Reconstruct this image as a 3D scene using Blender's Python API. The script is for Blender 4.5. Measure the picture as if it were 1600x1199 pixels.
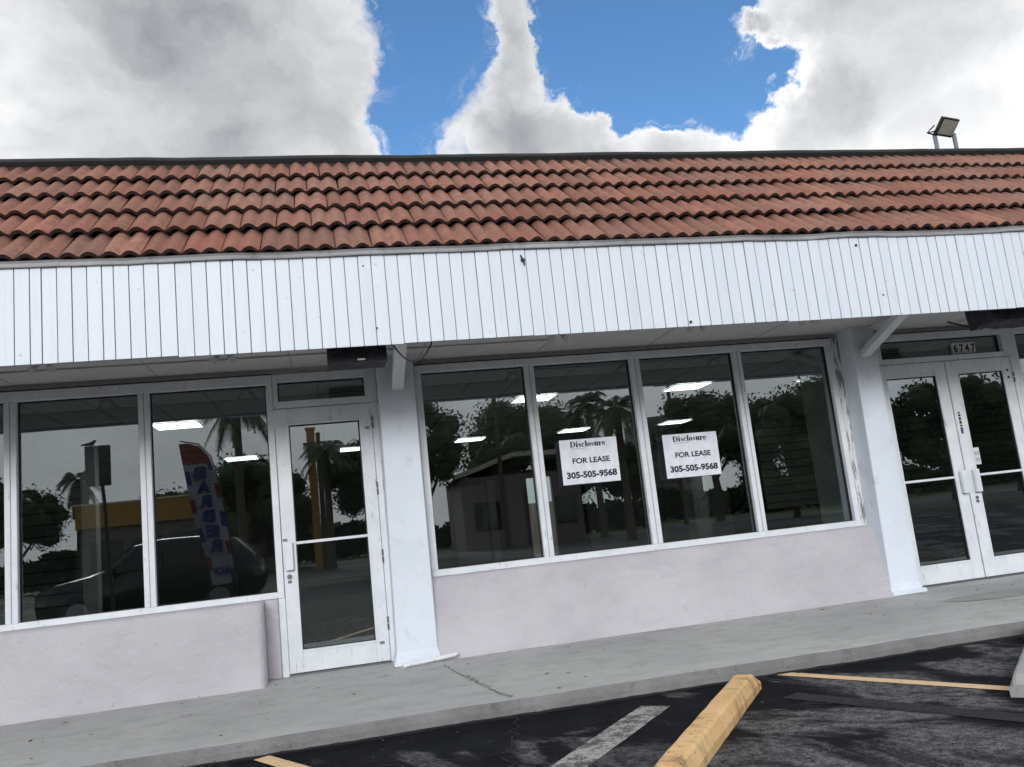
import bpy, bmesh, math, random
from mathutils import Vector, Matrix, noise
R = math.radians
random.seed(7)
scene = bpy.context.scene
for o in list(bpy.data.objects): bpy.data.objects.remove(o)
COL = scene.collection

# ------------------------------------------------------------------ camera
cam_d = bpy.data.cameras.new('camera'); cam = bpy.data.objects.new('camera', cam_d); COL.objects.link(cam)
yaw, pit, rol = R(12.638), R(9.33), R(-6.172)
F = Vector((math.sin(yaw)*math.cos(pit), math.cos(yaw)*math.cos(pit), math.sin(pit)))
R0 = Vector((math.cos(yaw), -math.sin(yaw), 0)); U0 = R0.cross(F)
Rv = math.cos(rol)*R0 + math.sin(rol)*U0; Uv = -math.sin(rol)*R0 + math.cos(rol)*U0
cam.matrix_world = Matrix(((Rv.x, Uv.x, -F.x, 0.494), (Rv.y, Uv.y, -F.y, -8.271), (Rv.z, Uv.z, -F.z, 1.155), (0, 0, 0, 1)))
cam_d.sensor_fit = 'HORIZONTAL'; cam_d.sensor_width = 36; cam_d.lens = 1317.94/1600*36
cam_d.clip_start = 0.05; cam_d.clip_end = 3000
scene.camera = cam
cy = scene.cycles; cy.max_bounces = 5; cy.diffuse_bounces = 2; cy.glossy_bounces = 3; cy.transmission_bounces = 4; cy.transparent_max_bounces = 10; cy.use_adaptive_sampling = True; cy.adaptive_threshold = .03

# ------------------------------------------------------------------ light
SUN_EL, SUN_AZ = 22, 192          # azimuth measured clockwise from +Y: behind the camera, a little left
SKY_S, CLOUD_S, SUN_S, EXPO = 0.125, 1.12, 1.25, 0.43
sd = Vector((math.sin(R(SUN_AZ))*math.cos(R(SUN_EL)), math.cos(R(SUN_AZ))*math.cos(R(SUN_EL)), math.sin(R(SUN_EL))))
sl = bpy.data.lights.new('sun', 'SUN'); sl.energy = SUN_S; sl.angle = R(20); sl.color = (1, 0.995, 0.985)
so = bpy.data.objects.new('sun', sl); so.rotation_euler = sd.to_track_quat('Z', 'Y').to_euler(); COL.objects.link(so)
vs = scene.view_settings; vs.view_transform = 'Standard'; vs.look = 'None'; vs.gamma = 1; vs.exposure = EXPO; vs.use_curve_mapping = False

class NT:
    def __init__(s, tree): s.t = tree; s.t.nodes.clear()
    def n(s, typ, ins=None, **props):
        nd = s.t.nodes.new('ShaderNode'+typ)
        for k, v in props.items(): setattr(nd, k, v)
        for k, v in (ins or {}).items():
            sock = nd.inputs[k]
            if hasattr(v, 'is_output') or isinstance(v, bpy.types.NodeSocket): s.t.links.new(v, sock)
            else: sock.default_value = v
        return nd
    def math(s, op, a, b=0.0, c=None, clamp=False):
        i = {0: a, 1: b}
        if c is not None: i[2] = c
        return s.n('Math', i, operation=op, use_clamp=clamp).outputs[0]
    def noise(s, vec, scale, detail=4, rough=.55, dist=0, out=0):
        i = {'Scale': scale, 'Detail': detail, 'Roughness': rough, 'Distortion': dist}
        if vec is not None: i['Vector'] = vec
        return s.n('TexNoise', i).outputs[out]
    def ramp(s, v, lo, hi, a=0.0, b=1.0, interp='SMOOTHSTEP'):
        return s.n('MapRange', {'Value': v, 'From Min': lo, 'From Max': hi, 'To Min': a, 'To Max': b}, interpolation_type=interp).outputs[0]
    def mix(s, f, a, b, mode='MIX'):
        nd = s.n('Mix', data_type='RGBA', blend_type=mode)
        for idx, v in ((0, f), (6, a), (7, b)):
            sock = nd.inputs[idx]
            if isinstance(v, bpy.types.NodeSocket): s.t.links.new(v, sock)
            else:
                sock.default_value = v if idx == 0 else (tuple(v)+(1,))[:4]
        return nd.outputs[2]
    def vmath(s, op, a, b=None, out=0):
        i = {0: a}
        if b is not None: i[1] = b
        return s.n('VectorMath', i, operation=op).outputs[out]

# world: physical sky with a layer of procedural clouds laid over it by direction
world = bpy.data.worlds.new('World'); scene.world = world; world.use_nodes = True
W = NT(world.node_tree)
sky = W.n('TexSky', sky_type='NISHITA', sun_disc=False, sun_elevation=R(SUN_EL), sun_rotation=R(SUN_AZ), air_density=1.0, dust_density=0.4, ozone_density=2.5)
tc = W.n('TexCoord').outputs['Generated']
d0 = W.vmath('NORMALIZE', tc)
wob = W.vmath('SUBTRACT', W.noise(d0, 8, 8, .60, 0, 1), (.5, .5, .5))
d1 = W.vmath('ADD', d0, W.n('VectorMath', {0: wob, 'Scale': .15}, operation='SCALE').outputs[0])
sq = W.vmath('MULTIPLY', d1, (1, 1, 1.5))
big = W.noise(sq, 2.3, 9, .56)
dens = W.math('ADD', big, 0.09)
def blob(dirv, r, wgt, d):
    ds = W.n('VectorMath', {0: d1, 1: dirv}, operation='DISTANCE').outputs['Value']
    b = W.ramp(ds, r*1.45, r*.45, 0, wgt)
    return W.math('ADD', d, b)
for dv, r, w in (((.129,.859,.496), .062, -.36), ((.100,.890,.445), .045, -.34), ((.151,.825,.545), .055, -.30), ((.31,.80,.513), .072, -.40), ((.375,.803,.465), .066, -.40),
                 ((.372,.825,.425), .045, -.25), ((.425,.768,.491), .062, -.36), ((.452,.780,.436), .058, -.36), ((.490,.750,.455), .036, -.22), ((.16,.80,.60), .10, -.3), ((.38,.74,.58), .13, -.4),
                 ((.285,.860,.425), .06, .50), ((.232,.870,.432), .036, .42), ((.215,.852,.475), .026, .22), ((.238,.826,.512), .034, .34), ((.235,.802,.55), .035, .36), ((.432,.779,.455), .026, .66), ((.415,.790,.447), .016, .5), ((.468,.744,.487), .026, .60), ((.488,.725,.49), .020, .5),
                 ((-.07,.86,.50), .16, .22), ((-.22,.84,.48), .20, .20), ((.60,.70,.36), .16, .30), ((.44,.82,.375), .05, .40), ((.38,.842,.390), .042, .48), ((.53,.75,.40), .05, .30), ((.56,.68,.45), .09, .25), ((-.42,-.88,.22), .42, .22), ((-.10,-.96,.24), .30, .18)):
    dens = blob(dv, r, w, dens)
wisp = W.math('MULTIPLY', W.ramp(W.noise(sq, 13, 8, .66, 1.2), .50, .76), W.ramp(dens, .14, .44, 0, .8))
rag = W.math('MULTIPLY', W.math('SUBTRACT', W.noise(sq, 16, 7, .68, .6), .5), .30)
mask = W.math('MAXIMUM', W.ramp(W.math('ADD', dens, rag), .41, .62), wisp)
fine = W.noise(sq, 5.0, 7, .58)
soft = W.noise(W.vmath('ADD', sq, (3.1, 0, 1.7)), 2.6, 4, .50)
core = W.ramp(W.math('ADD', dens, W.math('MULTIPLY', W.math('SUBTRACT', fine, .5), .55)),   .48, 1.50, 0, 1, 'LINEAR')
shade = W.math('ADD', W.math('MULTIPLY', core, 1.05), W.math('MULTIPLY', W.ramp(soft, .28, .72, 0, 1, 'LINEAR'), .45))
lowb = W.ramp(W.n('SeparateXYZ', {0: d0}).outputs['Z'], .26, .50)          # darker cloud bases overhead, brighter cloud towards the horizon
shade = W.math('MULTIPLY', shade, W.math('ADD', W.math('MULTIPLY', lowb, .68), .32))
shade = W.math('SUBTRACT', 1.0, W.math('POWER', 2.718, W.math('MULTIPLY', shade, -1.9)))
shade = W.math('ADD', shade, W.math('MULTIPLY', W.math('SUBTRACT', W.noise(sq, 9, 7, .60), .5), .40), clamp=True)
ccol = W.mix(shade, (1.0, 1.0, 1.0), (.165, .178, .200))
haze_f = W.ramp(W.n('SeparateXYZ', {0: d0}).outputs['Z'], .0, .07, 1, 0)
mask = W.math('MAXIMUM', mask, W.math('MULTIPLY', haze_f, .6))
bg1 = W.n('Background', {'Color': W.mix(1.0, sky.outputs[0], (.62, .85, 1.0), 'MULTIPLY'), 'Strength': SKY_S}); bg2 = W.n('Background', {'Color': ccol, 'Strength': CLOUD_S})
wm = W.n('MixShader', {0: mask, 1: bg1.outputs[0], 2: bg2.outputs[0]})
W.n('OutputWorld', {'Surface': wm.outputs[0]})

# ------------------------------------------------------------------ materials
MATS = {}
def newmat(name):
    m = bpy.data.materials.new(name); m.use_nodes = True; MATS[name] = m
    return NT(m.node_tree)
def finish(t, color, rough=.6, bump=None, bstr=.2, bdist=.01, metal=0, spec=.5):
    i = {'Base Color': color if isinstance(color, bpy.types.NodeSocket) else (tuple(color)+(1,))[:4], 'Roughness': rough, 'Metallic': metal, 'Specular IOR Level': spec}
    if bump is not None: i['Normal'] = t.n('Bump', {'Height': bump, 'Strength': bstr, 'Distance': bdist}).outputs[0]
    b = t.n('BsdfPrincipled', i); t.n('OutputMaterial', {'Surface': b.outputs[0]})
def wpos(t): return t.n('NewGeometry').outputs['Position']
def weathered(name, base, dirt, amt=.3, scale=2.5, rough=.6, fine=60, bstr=.15, bdist=.004, var=.12, spec=.4, specks=0, stretch=(1,1,1)):
    t = newmat(name); p = t.vmath('MULTIPLY', wpos(t), stretch)
    v = t.noise(p, scale, 6, .6); f = t.noise(p, fine, 3, .6); g = t.noise(p, scale*4.3, 6, .65)
    c = t.mix(t.ramp(v, .3, .7), tuple(x*(1-var) for x in base), tuple(min(1, x*(1+var*.4)) for x in base))
    c = t.mix(t.math('MULTIPLY', t.ramp(g, .56, .74), amt), c, dirt)
    if specks:
        s = t.noise(p, 38, 2, .5); c = t.mix(t.math('MULTIPLY', t.ramp(s, .70, .74), specks), c, tuple(x*.25 for x in dirt))
    rr = t.ramp(g, .3, .7, rough*.85, min(1, rough*1.15))
    finish(t, c, rr, t.math('ADD', f, t.math('MULTIPLY', g, 1.5)), bstr, bdist, spec=spec)
    return MATS[name]
def flat(name, col, rough=.5, metal=0, spec=.5):
    t = newmat(name); p = wpos(t); v = t.noise(p, 14, 4, .6)
    c = t.mix(t.ramp(v, .3, .7), tuple(x*.86 for x in col), col)
    finish(t, c, t.ramp(v, .3, .7, rough*.8, min(1, rough*1.2)), None, metal=metal, spec=spec); return MATS[name]

# roof tile: each tile its own tint, grey lichen and rusty runs
t = newmat('tile'); p = wpos(t); oi = t.n('ObjectInfo').outputs['Random']
base = t.mix(oi, (.240, .098, .068), (.365, .172, .122))
r2 = t.n('TexWhiteNoise', {'W': t.math('MULTIPLY', oi, 91.7)}, noise_dimensions='1D').outputs[0]
base = t.mix(t.ramp(r2, .80, .98, 0, .45, 'LINEAR'), base, (.20, .125, .100)); base = t.mix(t.ramp(r2, .04, .0, 0, .4, 'LINEAR'), base, (.40, .135, .09))
base = t.mix(t.math('MULTIPLY', t.ramp(t.noise(p, 1.1, 4, .6), .45, .68), .42), base, (.27, .18, .15))
base = t.mix(t.math('MULTIPLY', t.ramp(t.noise(p, 11, 6, .7), .44, .66), .62), base, (.165, .090, .068))
base = t.mix(t.math('MULTIPLY', t.ramp(t.noise(t.vmath('MULTIPLY', p, (26, 3, 3)), 1, 5, .7), .52, .70), .42), base, (.21, .10, .075))
base = t.mix(t.math('MULTIPLY', t.ramp(t.noise(p, 70, 4, .75), .52, .66), .45), base, (.50, .30, .225))
base = t.mix(t.math('MULTIPLY', t.ramp(t.noise(p, 48, 4, .75), .55, .68), .45), base, (.12, .062, .048))
base = t.mix(t.math('MULTIPLY', t.math('MULTIPLY', t.ramp(t.noise(p, 5, 6, .7), .55, .68), t.ramp(t.noise(p, .55, 3, .5), .46, .58)), .7), base, (.13, .105, .09))
finish(t, base, .82, t.noise(p, 120, 4, .7), .35, .003, spec=.25)
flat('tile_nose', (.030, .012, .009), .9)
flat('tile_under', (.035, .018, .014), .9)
weathered('white_paint', (.80, .82, .84), (.42, .40, .37), .25, 1.2, .5, 70, .12, .003, .06, specks=.5)
weathered('drip_shade_paint', (.34, .34, .35), (.12, .11, .10), .75, 1.6, .6, 40, .3, .006, .25)  # eave shade put into the white trim's base grey, plus dirt blotches
# fascia board paint: faint run marks, specks of peeling
t = newmat('plank_paint'); p = wpos(t); oi = t.n('ObjectInfo').outputs['Random']
c = t.mix(oi, (.73, .79, .87), (.77, .825, .90))
c = t.mix(t.math('MULTIPLY', t.ramp(t.noise(t.vmath('MULTIPLY', p, (14, 14, 1.2)), 1.2, 6, .65), .5, .75), .25), c, (.58, .61, .65))
c = t.mix(t.math('MULTIPLY', t.ramp(t.noise(p, 26, 3, .6), .70, .75), .5), c, (.30, .30, .30))
finish(t, c, .48, t.noise(t.vmath('MULTIPLY', p, (60, 60, 6)), 1, 5, .6), .25, .004)
flat('groove', (.40, .42, .46), .8)
flat('soffit_paint', (.64, .63, .61), .65)
weathered('stucco_white', (.74, .80, .88), (.40, .39, .38), .30, 1.4, .6, 45, .3, .006, .06)
t = newmat('stucco_pink'); p = wpos(t); q = t.vmath('MULTIPLY', p, (1, 1, 1.7))
c = t.mix(t.ramp(t.noise(q, .9, 5, .6), .3, .7), (.525, .50, .535), (.61, .585, .62))
tr_ = t.noise(q, 3.2, 7, .62, .8)
c = t.mix(t.math('MULTIPLY', t.ramp(tr_, .50, .70), .22), c, (.39, .38, .42))
c = t.mix(t.math('MULTIPLY', t.ramp(t.noise(q, 7.5, 5, .6, 1.0), .60, .68), .40), c, (.60, .59, .64))
c = t.mix(t.math('MULTIPLY', t.ramp(t.noise(t.vmath('MULTIPLY', p, (1, 1, 2.6)), 12, 4, .6), .68, .73), .55), c, (.27, .24, .25))
finish(t, c, .85, t.math('ADD', t.math('MULTIPLY', tr_, 2.2), t.noise(p, 42, 5, .7)), .75, .016, spec=.25)
weathered('stucco_grey', (.55, .55, .55), (.25, .24, .23), .45, 1.6, .75, 40, .3, .006, .1)
# window and door frames: painted aluminium, chipped to dark metal along edges
t = newmat('frame_paint'); p = wpos(t)
c = t.mix(t.ramp(t.noise(p, 5, 5, .6), .3, .7), (.70, .735, .78), (.80, .83, .87))
c = t.mix(t.math('MULTIPLY', t.ramp(t.noise(t.vmath('MULTIPLY', p, (22, 22, 5)), 1, 6, .7), .60, .68), .55), c, (.26, .25, .24))
finish(t, c, .42, t.noise(p, 30, 4, .6), .1, .003)
t = newmat('peeling'); p = wpos(t)
c = t.mix(t.ramp(t.noise(t.vmath('MULTIPLY', p, (26, 26, 4)), 1, 6, .7), .47, .58), (.74, .75, .77), (.24, .22, .21))
finish(t, c, .6, t.noise(p, 30, 4, .6), .2, .004)
flat('gasket', (.012, .012, .012), .7)
flat('black_metal', (.02, .02, .022), .45)
flat('steel', (.45, .46, .47), .35, .8)
flat('grey_metal', (.16, .17, .18), .5, .3)
flat('flashing', (.030, .033, .033), .7, 0, .25)
flat('galvanised', (.22, .25, .28), .5, .5)
flat('lens', (.42, .42, .36), .3)
# tinted shop glass: half mirror to the sky, the dim shop behind
t = newmat('glass'); p = wpos(t)
fc = t.math('POWER', t.n('LayerWeight', {'Blend': .5}).outputs['Facing'], 4.0)
fac = t.math('ADD', t.math('MULTIPLY', fc, .80), .160)
bm_ = t.n('Bump', {'Height': t.noise(p, .9, 2, .4), 'Strength': .05, 'Distance': .02}).outputs[0]
gl = t.n('BsdfGlossy', {'Color': (.92, .975, 1, 1), 'Roughness': .0, 'Normal': bm_}); tr = t.n('BsdfTransparent', {'Color': (.56, .605, .60, 1)})
t.n('OutputMaterial', {'Surface': t.n('MixShader', {0: fac, 1: tr.outputs[0], 2: gl.outputs[0]}).outputs[0]})
# pavement: painted grey concrete, worn and greenish in places, spots of old gum
t = newmat('concrete'); p = wpos(t)
v = t.noise(p, .7, 6, .62); g = t.noise(t.vmath('MULTIPLY', p, (1, 1.6, 1)), 3.1, 7, .65)
c = t.mix(t.ramp(v, .32, .68), (.42, .42, .412), (.51, .512, .495))
c = t.mix(t.math('MULTIPLY', t.ramp(g, .46, .70), .42), c, (.27, .27, .265))
c = t.mix(t.math('MULTIPLY', t.ramp(t.noise(p, 8, 6, .7), .54, .66), .35), c, (.24, .235, .215))
c = t.mix(t.math('MULTIPLY', t.ramp(t.noise(p, 1.9, 4, .6), .56, .68), .35), c, (.42, .44, .42))
c = t.mix(t.math('MULTIPLY', t.ramp(t.noise(p, 17, 3, .6), .69, .73), .7), c, (.10, .10, .10))
c = t.mix(t.math('MULTIPLY', t.ramp(t.noise(p, 55, 3, .6), .66, .74), .4), c, (.16, .16, .16))
finish(t, c, .75, t.math('ADD', t.noise(p, 85, 3, .7), t.math('MULTIPLY', g, .8)), .25, .006)
# asphalt: black sealer worn through to grey stone where cars turn
t = newmat('asphalt'); p = wpos(t); rp = t.n('VectorRotate', {0: p, 'Angle': R(59)}, rotation_type='Z_AXIS').outputs[0]
band = t.noise(t.vmath('MULTIPLY', rp, (.75, 1.5, 1)), .95, 6, .62, .5)
sx = t.n('SeparateXYZ', {0: p}).outputs
far = t.math('MULTIPLY', t.ramp(sx['Y'], -2.6, -3.1), t.ramp(sx['X'], 1.9, 2.9))
worn = t.ramp(t.math('ADD', band, t.math('MULTIPLY', far, .075)), .555, .655)
st = t.noise(p, 115, 3, .8); st2 = t.noise(p, 17, 5, .75)
spk = t.math('MULTIPLY', worn, t.ramp(t.math('ADD', t.math('MULTIPLY', st, .6), t.math('MULTIPLY', st2, .4)), .38, .62))
c = t.mix(t.ramp(t.noise(p, 3.5, 6, .7), .35, .7), (.0045, .005, .008), (.013, .014, .018))
c = t.mix(t.math('MULTIPLY', t.ramp(st, .60, .68), .35), c, (.09, .09, .095))
c = t.mix(spk, c, (.25, .25, .248))
c = t.mix(t.math('MULTIPLY', t.ramp(t.noise(p, 23, 2, .5), .76, .78), .8), c, (.45, .44, .42))
finish(t, c, t.ramp(worn, 0, 1, .72, .95), t.math('ADD', st, t.math('MULTIPLY', st2, .5)), .8, .014, spec=.10)
weathered('kerb_concrete', (.235, .235, .235), (.10, .10, .10), .6, 2.2, .9, 50, .6, .010, .25, specks=.6)
weathered('yard_concrete', (.60, .58, .54), (.4, .4, .38), .3, .8, .8)
weathered('tar', (.008, .008, .009), (.03, .03, .03), .4, 6, .6, 40, .6, .01)
def paint(name, col, worn_c, amt):
    t = newmat(name); p = wpos(t)
    c = t.mix(t.ramp(t.noise(p, 2.2, 5, .6), .3, .7), tuple(x*.88 for x in col), col)
    k = t.math('MULTIPLY', t.ramp(t.math('ADD', t.math('MULTIPLY', t.noise(p, 9, 6, .7), .6), t.math('MULTIPLY', t.noise(p, 60, 3, .7), .4)), .62-amt*.25, .70-amt*.25), .9)
    c = t.mix(k, c, worn_c); finish(t, c, .7, t.noise(p, 70, 3, .7), .4, .006); return MATS[name]
paint('line_yellow', (.80, .56, .33), (.05, .05, .05), .12)
paint('line_grey', (.40, .39, .37), (.035, .035, .038), .62)
# wheel stop: ochre paint with rubber scuffs across it
t = newmat('stop_paint'); p = t.n('TexCoord').outputs['Object']; w = wpos(t)
c = t.mix(t.ramp(t.noise(w, 3, 5, .6), .3, .7), (.71, .44, .185), (.80, .53, .25))
sc = t.ramp(t.noise(t.vmath('MULTIPLY', p, (7, 2.0, 2.0)), 1.3, 9, .78), .47, .66)
c = t.mix(t.math('MULTIPLY', t.math('MULTIPLY', sc, t.ramp(t.noise(p, 2.6, 2, .5), .38, .52)), .9), c, (.17, .11, .06))
c = t.mix(t.math('MULTIPLY', t.ramp(t.noise(p, 9, 7, .75), .56, .68), .35), c, (.42, .27, .12))
c = t.mix(t.math('MULTIPLY', t.ramp(t.noise(w, 30, 4, .65), .63, .69), .85), c, (.06, .045, .03))
finish(t, c, .65, t.noise(w, 60, 4, .7), .4, .006)
weathered('stop_bare', (.36, .36, .35), (.12, .12, .12), .5, 3, .85, 60, .4, .006)
flat('litter_and_foot_shade', (.05, .035, .02), .8)
flat('sign_white', (.84, .86, .94), .5)
flat('ink', (.012, .012, .02), .6); flat('ink_grey', (.45, .46, .50), .6)
flat('number_white', (.75, .76, .76), .5)
weathered('plastic_wrap', (.05, .052, .066), (.12, .12, .145), .8, 7, .45, 25, .9, .03, .3, spec=.3)
flat('ceiling_tile', (.42, .43, .42), .85); flat('ceiling_tee', (.10, .10, .10), .6)
flat('int_floor', (.26, .25, .23), .28); flat('int_wall', (.42, .43, .42), .8); flat('int_white', (.62, .63, .62), .7); flat('int_dark', (.02, .02, .02), .8)
flat('slatwall', (.22, .22, .21), .6)
t = newmat('troffer'); t.n('OutputMaterial', {'Surface': t.n('Emission', {'Color': (1, .98, .95, 1), 'Strength': 11}).outputs[0]})
weathered('grass', (.045, .075, .022), (.10, .09, .04), .4, .5, .9, 20, .5, .03)
weathered('road', (.11, .11, .11), (.06, .06, .06), .4, .4, .85, 30, .3, .01)
weathered('bark', (.10, .075, .055), (.04, .03, .025), .5, 5, .9, 30, .6, .02)
def leafmat(name, a, b):
    t = newmat(name); c = t.mix(t.noise(wpos(t), 1.3, 3, .6), a, b); finish(t, c, .6, None, spec=.3)
leafmat('leaves', (.018, .036, .010), (.060, .095, .030)); leafmat('palm_leaves', (.022, .040, .014), (.07, .10, .04))
flat('car_paint', (.018, .019, .021), .18, .2); flat('car_glass', (.01, .012, .013), .06); flat('tyre', (.015, .015, .015), .85); flat('rim', (.30, .31, .32), .35, .8); flat('lamp_glass', (.7, .7, .72), .1)
flat('flag_white', (.30, .30, .32), .8); flat('flag_red', (.19, .03, .028), .8); flat('flag_blue', (.025, .04, .16), .8)
flat('yellow_paint', (.40, .22, .05), .7); flat('cream', (.60, .54, .40), .7); flat('house_wall', (.20, .175, .15), .8); flat('roof_dark', (.10, .085, .08), .85); flat('sign_back', (.035, .035, .038), .5)
flat('fence_wood', (.72, .56, .46), .8)  # pale colour stands in for sunlight; the yard lies behind the building in shade

# ------------------------------------------------------------------ mesh helpers
def tag(o, label=None, cat=None, group=None, kind=None):
    if label: o['label'] = label
    if cat: o['category'] = cat
    if group: o['group'] = group
    if kind: o['kind'] = kind
    return o
def empty(name, loc=(0,0,0), rz=0):
    o = bpy.data.objects.new(name, None); o.location = loc; o.rotation_euler[2] = rz; COL.objects.link(o); return o
def link(name, me, mat, parent=None):
    o = bpy.data.objects.new(name, me); COL.objects.link(o)
    if mat and not me.materials: me.materials.append(MATS[mat])
    if parent is not None: o.parent = parent
    return o
def mesh(name, v, f, smooth=False):
    me = bpy.data.meshes.new(name); me.from_pydata([tuple(x) for x in v], [], f); me.update()
    if smooth: me.polygons.foreach_set('use_smooth', [True]*len(me.polygons))
    return me
class MB:
    def __init__(s): s.v = []; s.f = []
    def add(s, v, f):
        b = len(s.v); s.v += [tuple(x) for x in v]; s.f += [tuple(i+b for i in q) for q in f]; return s
    def box(s, x0, x1, y0, y1, z0, z1, M=None):
        v = [Vector(q) for q in ((x0,y0,z0),(x1,y0,z0),(x1,y1,z0),(x0,y1,z0),(x0,y0,z1),(x1,y0,z1),(x1,y1,z1),(x0,y1,z1))]
        if M is not None: v = [M @ q for q in v]
        return s.add(v, [(0,3,2,1),(4,5,6,7),(0,1,5,4),(1,2,6,5),(2,3,7,6),(3,0,4,7)])
    def tube(s, pts, r, n=8, cap=True):
        pts = [Vector(p) for p in pts]; rr = r if isinstance(r, (list, tuple)) else [r]*len(pts); v = []
        for i, p in enumerate(pts):
            d = (pts[min(i+1, len(pts)-1)] - pts[max(i-1, 0)]).normalized()
            a = d.cross(Vector((0,0,1)));
            if a.length < 1e-3: a = Vector((1,0,0))
            a.normalize(); b = d.cross(a)
            v += [p + rr[i]*(math.cos(k*2*math.pi/n)*a + math.sin(k*2*math.pi/n)*b) for k in range(n)]
        f = [(i*n+k, i*n+(k+1)%n, (i+1)*n+(k+1)%n, (i+1)*n+k) for i in range(len(pts)-1) for k in range(n)]
        if cap: f += [tuple(range(n))[::-1], tuple((len(pts)-1)*n+k for k in range(n))]
        return s.add(v, f)
    def build(s, name, mat, parent=None, bevel=0, smooth=False, segs=1):
        me = mesh(name, s.v, s.f)
        if bevel:
            bm = bmesh.new(); bm.from_mesh(me)
            bmesh.ops.bevel(bm, geom=bm.edges[:], offset=bevel, segments=segs, affect='EDGES', clamp_overlap=True); bm.to_mesh(me); bm.free()
        if smooth: me.polygons.foreach_set('use_smooth', [True]*len(me.polygons))
        return link(name, me, mat, parent)
def box(name, x0, x1, y0, y1, z0, z1, mat, parent=None, bevel=.003):
    return MB().box(x0, x1, y0, y1, z0, z1).build(name, mat, parent, bevel)
def copy_tree(o, parent=None):
    c = o.copy(); COL.objects.link(c); c.parent = parent
    for ch in list(o.children): copy_tree(ch, c)
    return c
def text_mesh(body, size, bold=0.0, extrude=.0008, align='CENTER'):
    cu = bpy.data.curves.new('text', 'FONT'); cu.body = body; cu.size = size; cu.offset = bold; cu.extrude = extrude; cu.align_x = align; cu.resolution_u = 4
    ob = bpy.data.objects.new('tmp_text', cu); COL.objects.link(ob)
    dg = bpy.context.evaluated_depsgraph_get(); me = bpy.data.meshes.new_from_object(ob.evaluated_get(dg))
    bpy.data.objects.remove(ob); bpy.data.curves.remove(cu); return me
def text_on(name, body, size, loc, mat, parent, bold=0, width=None, flip=False):
    me = text_mesh(body, size, bold)
    if width:
        xs = [v.co.x for v in me.vertices]; k = width/(max(xs)-min(xs))
        for v in me.vertices: v.co.x *= k
    o = link(name, me, mat, parent); o.location = loc; o.rotation_euler = (R(90), 0, R(180) if flip else 0); return o
def nz(x, y, z, s=1.0): return noise.noise(Vector((x*s, y*s, z*s)))

# ------------------------------------------------------------------ ground
def sheet(name, x0, x1, y0, y1, z, mat):
    return tag(link(name, mesh(name, [(x0,y0,z),(x1,y0,z),(x1,y1,z),(x0,y1,z)], [(0,1,2,3)]), mat), kind='structure')
sheet('ground', -900, 900, -900, 900, -.116, 'grass')
sheet('parking_lot', -60, 70, -19, 4, -.100, 'asphalt')
sheet('road', -300, 300, -37, -22, -.108, 'road')
sheet('service_yard', -40, 60, 18.3, 30, -.104, 'yard_concrete')
# pavement slab with a worn, wavy kerb edge
X0, X1 = -7.0, 15.0
nx = 220; v = []; f = []
def edge(x): return -2.50 + .018*nz(x, 0, 3, 1.3) + .010*nz(x, 4, 0, 6)
for i in range(nx+1):
    x = X0 + (X1-X0)*i/nx; e = edge(x); hz = .006*nz(x, 1, 1, 2.1)
    v += [(x, .6, 0), (x, -1.2, 0), (x, e+.10, hz*.3), (x, e+.022, hz-.002), (x, e+.006+.004*nz(x,2,8,14), hz-.010), (x, e-.006+.006*nz(x,7,1,9), -.05), (x, e-.012, -.13)]
for i in range(nx):
    for k in range(6): a = i*7+k; f.append((a, a+1, a+8, a+7))
pav = tag(link('pavement', mesh('pavement', v, f, False), 'concrete'), kind='structure')
pav.data.materials.append(MATS['kerb_concrete'])
for i, p_ in enumerate(pav.data.polygons):
    if i % 6 >= 3: p_.material_index = 1
def strip(name, pts, w, z, mat, parent, seed=0):
    v = []; f = []
    for i, (x, y) in enumerate(pts):
        x2, y2 = pts[min(i+1, len(pts)-1)]; x1_, y1_ = pts[max(i-1, 0)]; d = Vector((x2-x1_, y2-y1_)).normalized(); n = Vector((-d.y, d.x))
        ww = w*(.6+.9*abs(nz(i*1.7, seed, 2)))
        v += [(x+n.x*ww, y+n.y*ww, z), (x-n.x*ww, y-n.y*ww, z)]
    f = [(2*i, 2*i+1, 2*i+3, 2*i+2) for i in range(len(pts)-1)]
    return link(name, mesh(name, v, f), mat, parent)
def jag(a, b, n, amp, seed):
    return [(a[0]+(b[0]-a[0])*i/n+amp*nz(i*.9, seed, 0), a[1]+(b[1]-a[1])*i/n+amp*nz(0, seed, i*.9)) for i in range(n+1)]
strip('crack', jag((1.33,-.60),(1.40,-1.3),14,.05,1), .004, .0035, 'tar', pav, 1)
strip('crack', jag((1.40,-1.3),(1.55,-2.40),26,.06,2), .007, .0040, 'line_grey', pav, 2)
strip('crack', jag((1.41,-1.3),(1.56,-2.40),26,.07,2.2), .004, .0050, 'tar', pav, 3)
strip('crack', jag((-.1,-.12),(.98,-.20),24,.05,4), .003, .0035, 'tar', pav, 4)
lot = bpy.data.objects['parking_lot']
for a, b, n_, am, w_, sd_ in (((3.05,-3.35),(4.3,-3.95),26,.10,.006,11), ((3.5,-3.5),(3.9,-4.6),22,.09,.005,12), ((1.56,-2.56),(1.1,-4.4),30,.10,.007,13), ((2.0,-2.6),(2.35,-3.4),18,.07,.004,14), ((-.2,-3.1),(1.6,-3.4),30,.12,.005,15)): strip('crack', jag(a, b, n_, am, sd_), w_, -.0968, 'tar', lot, sd_)
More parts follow.
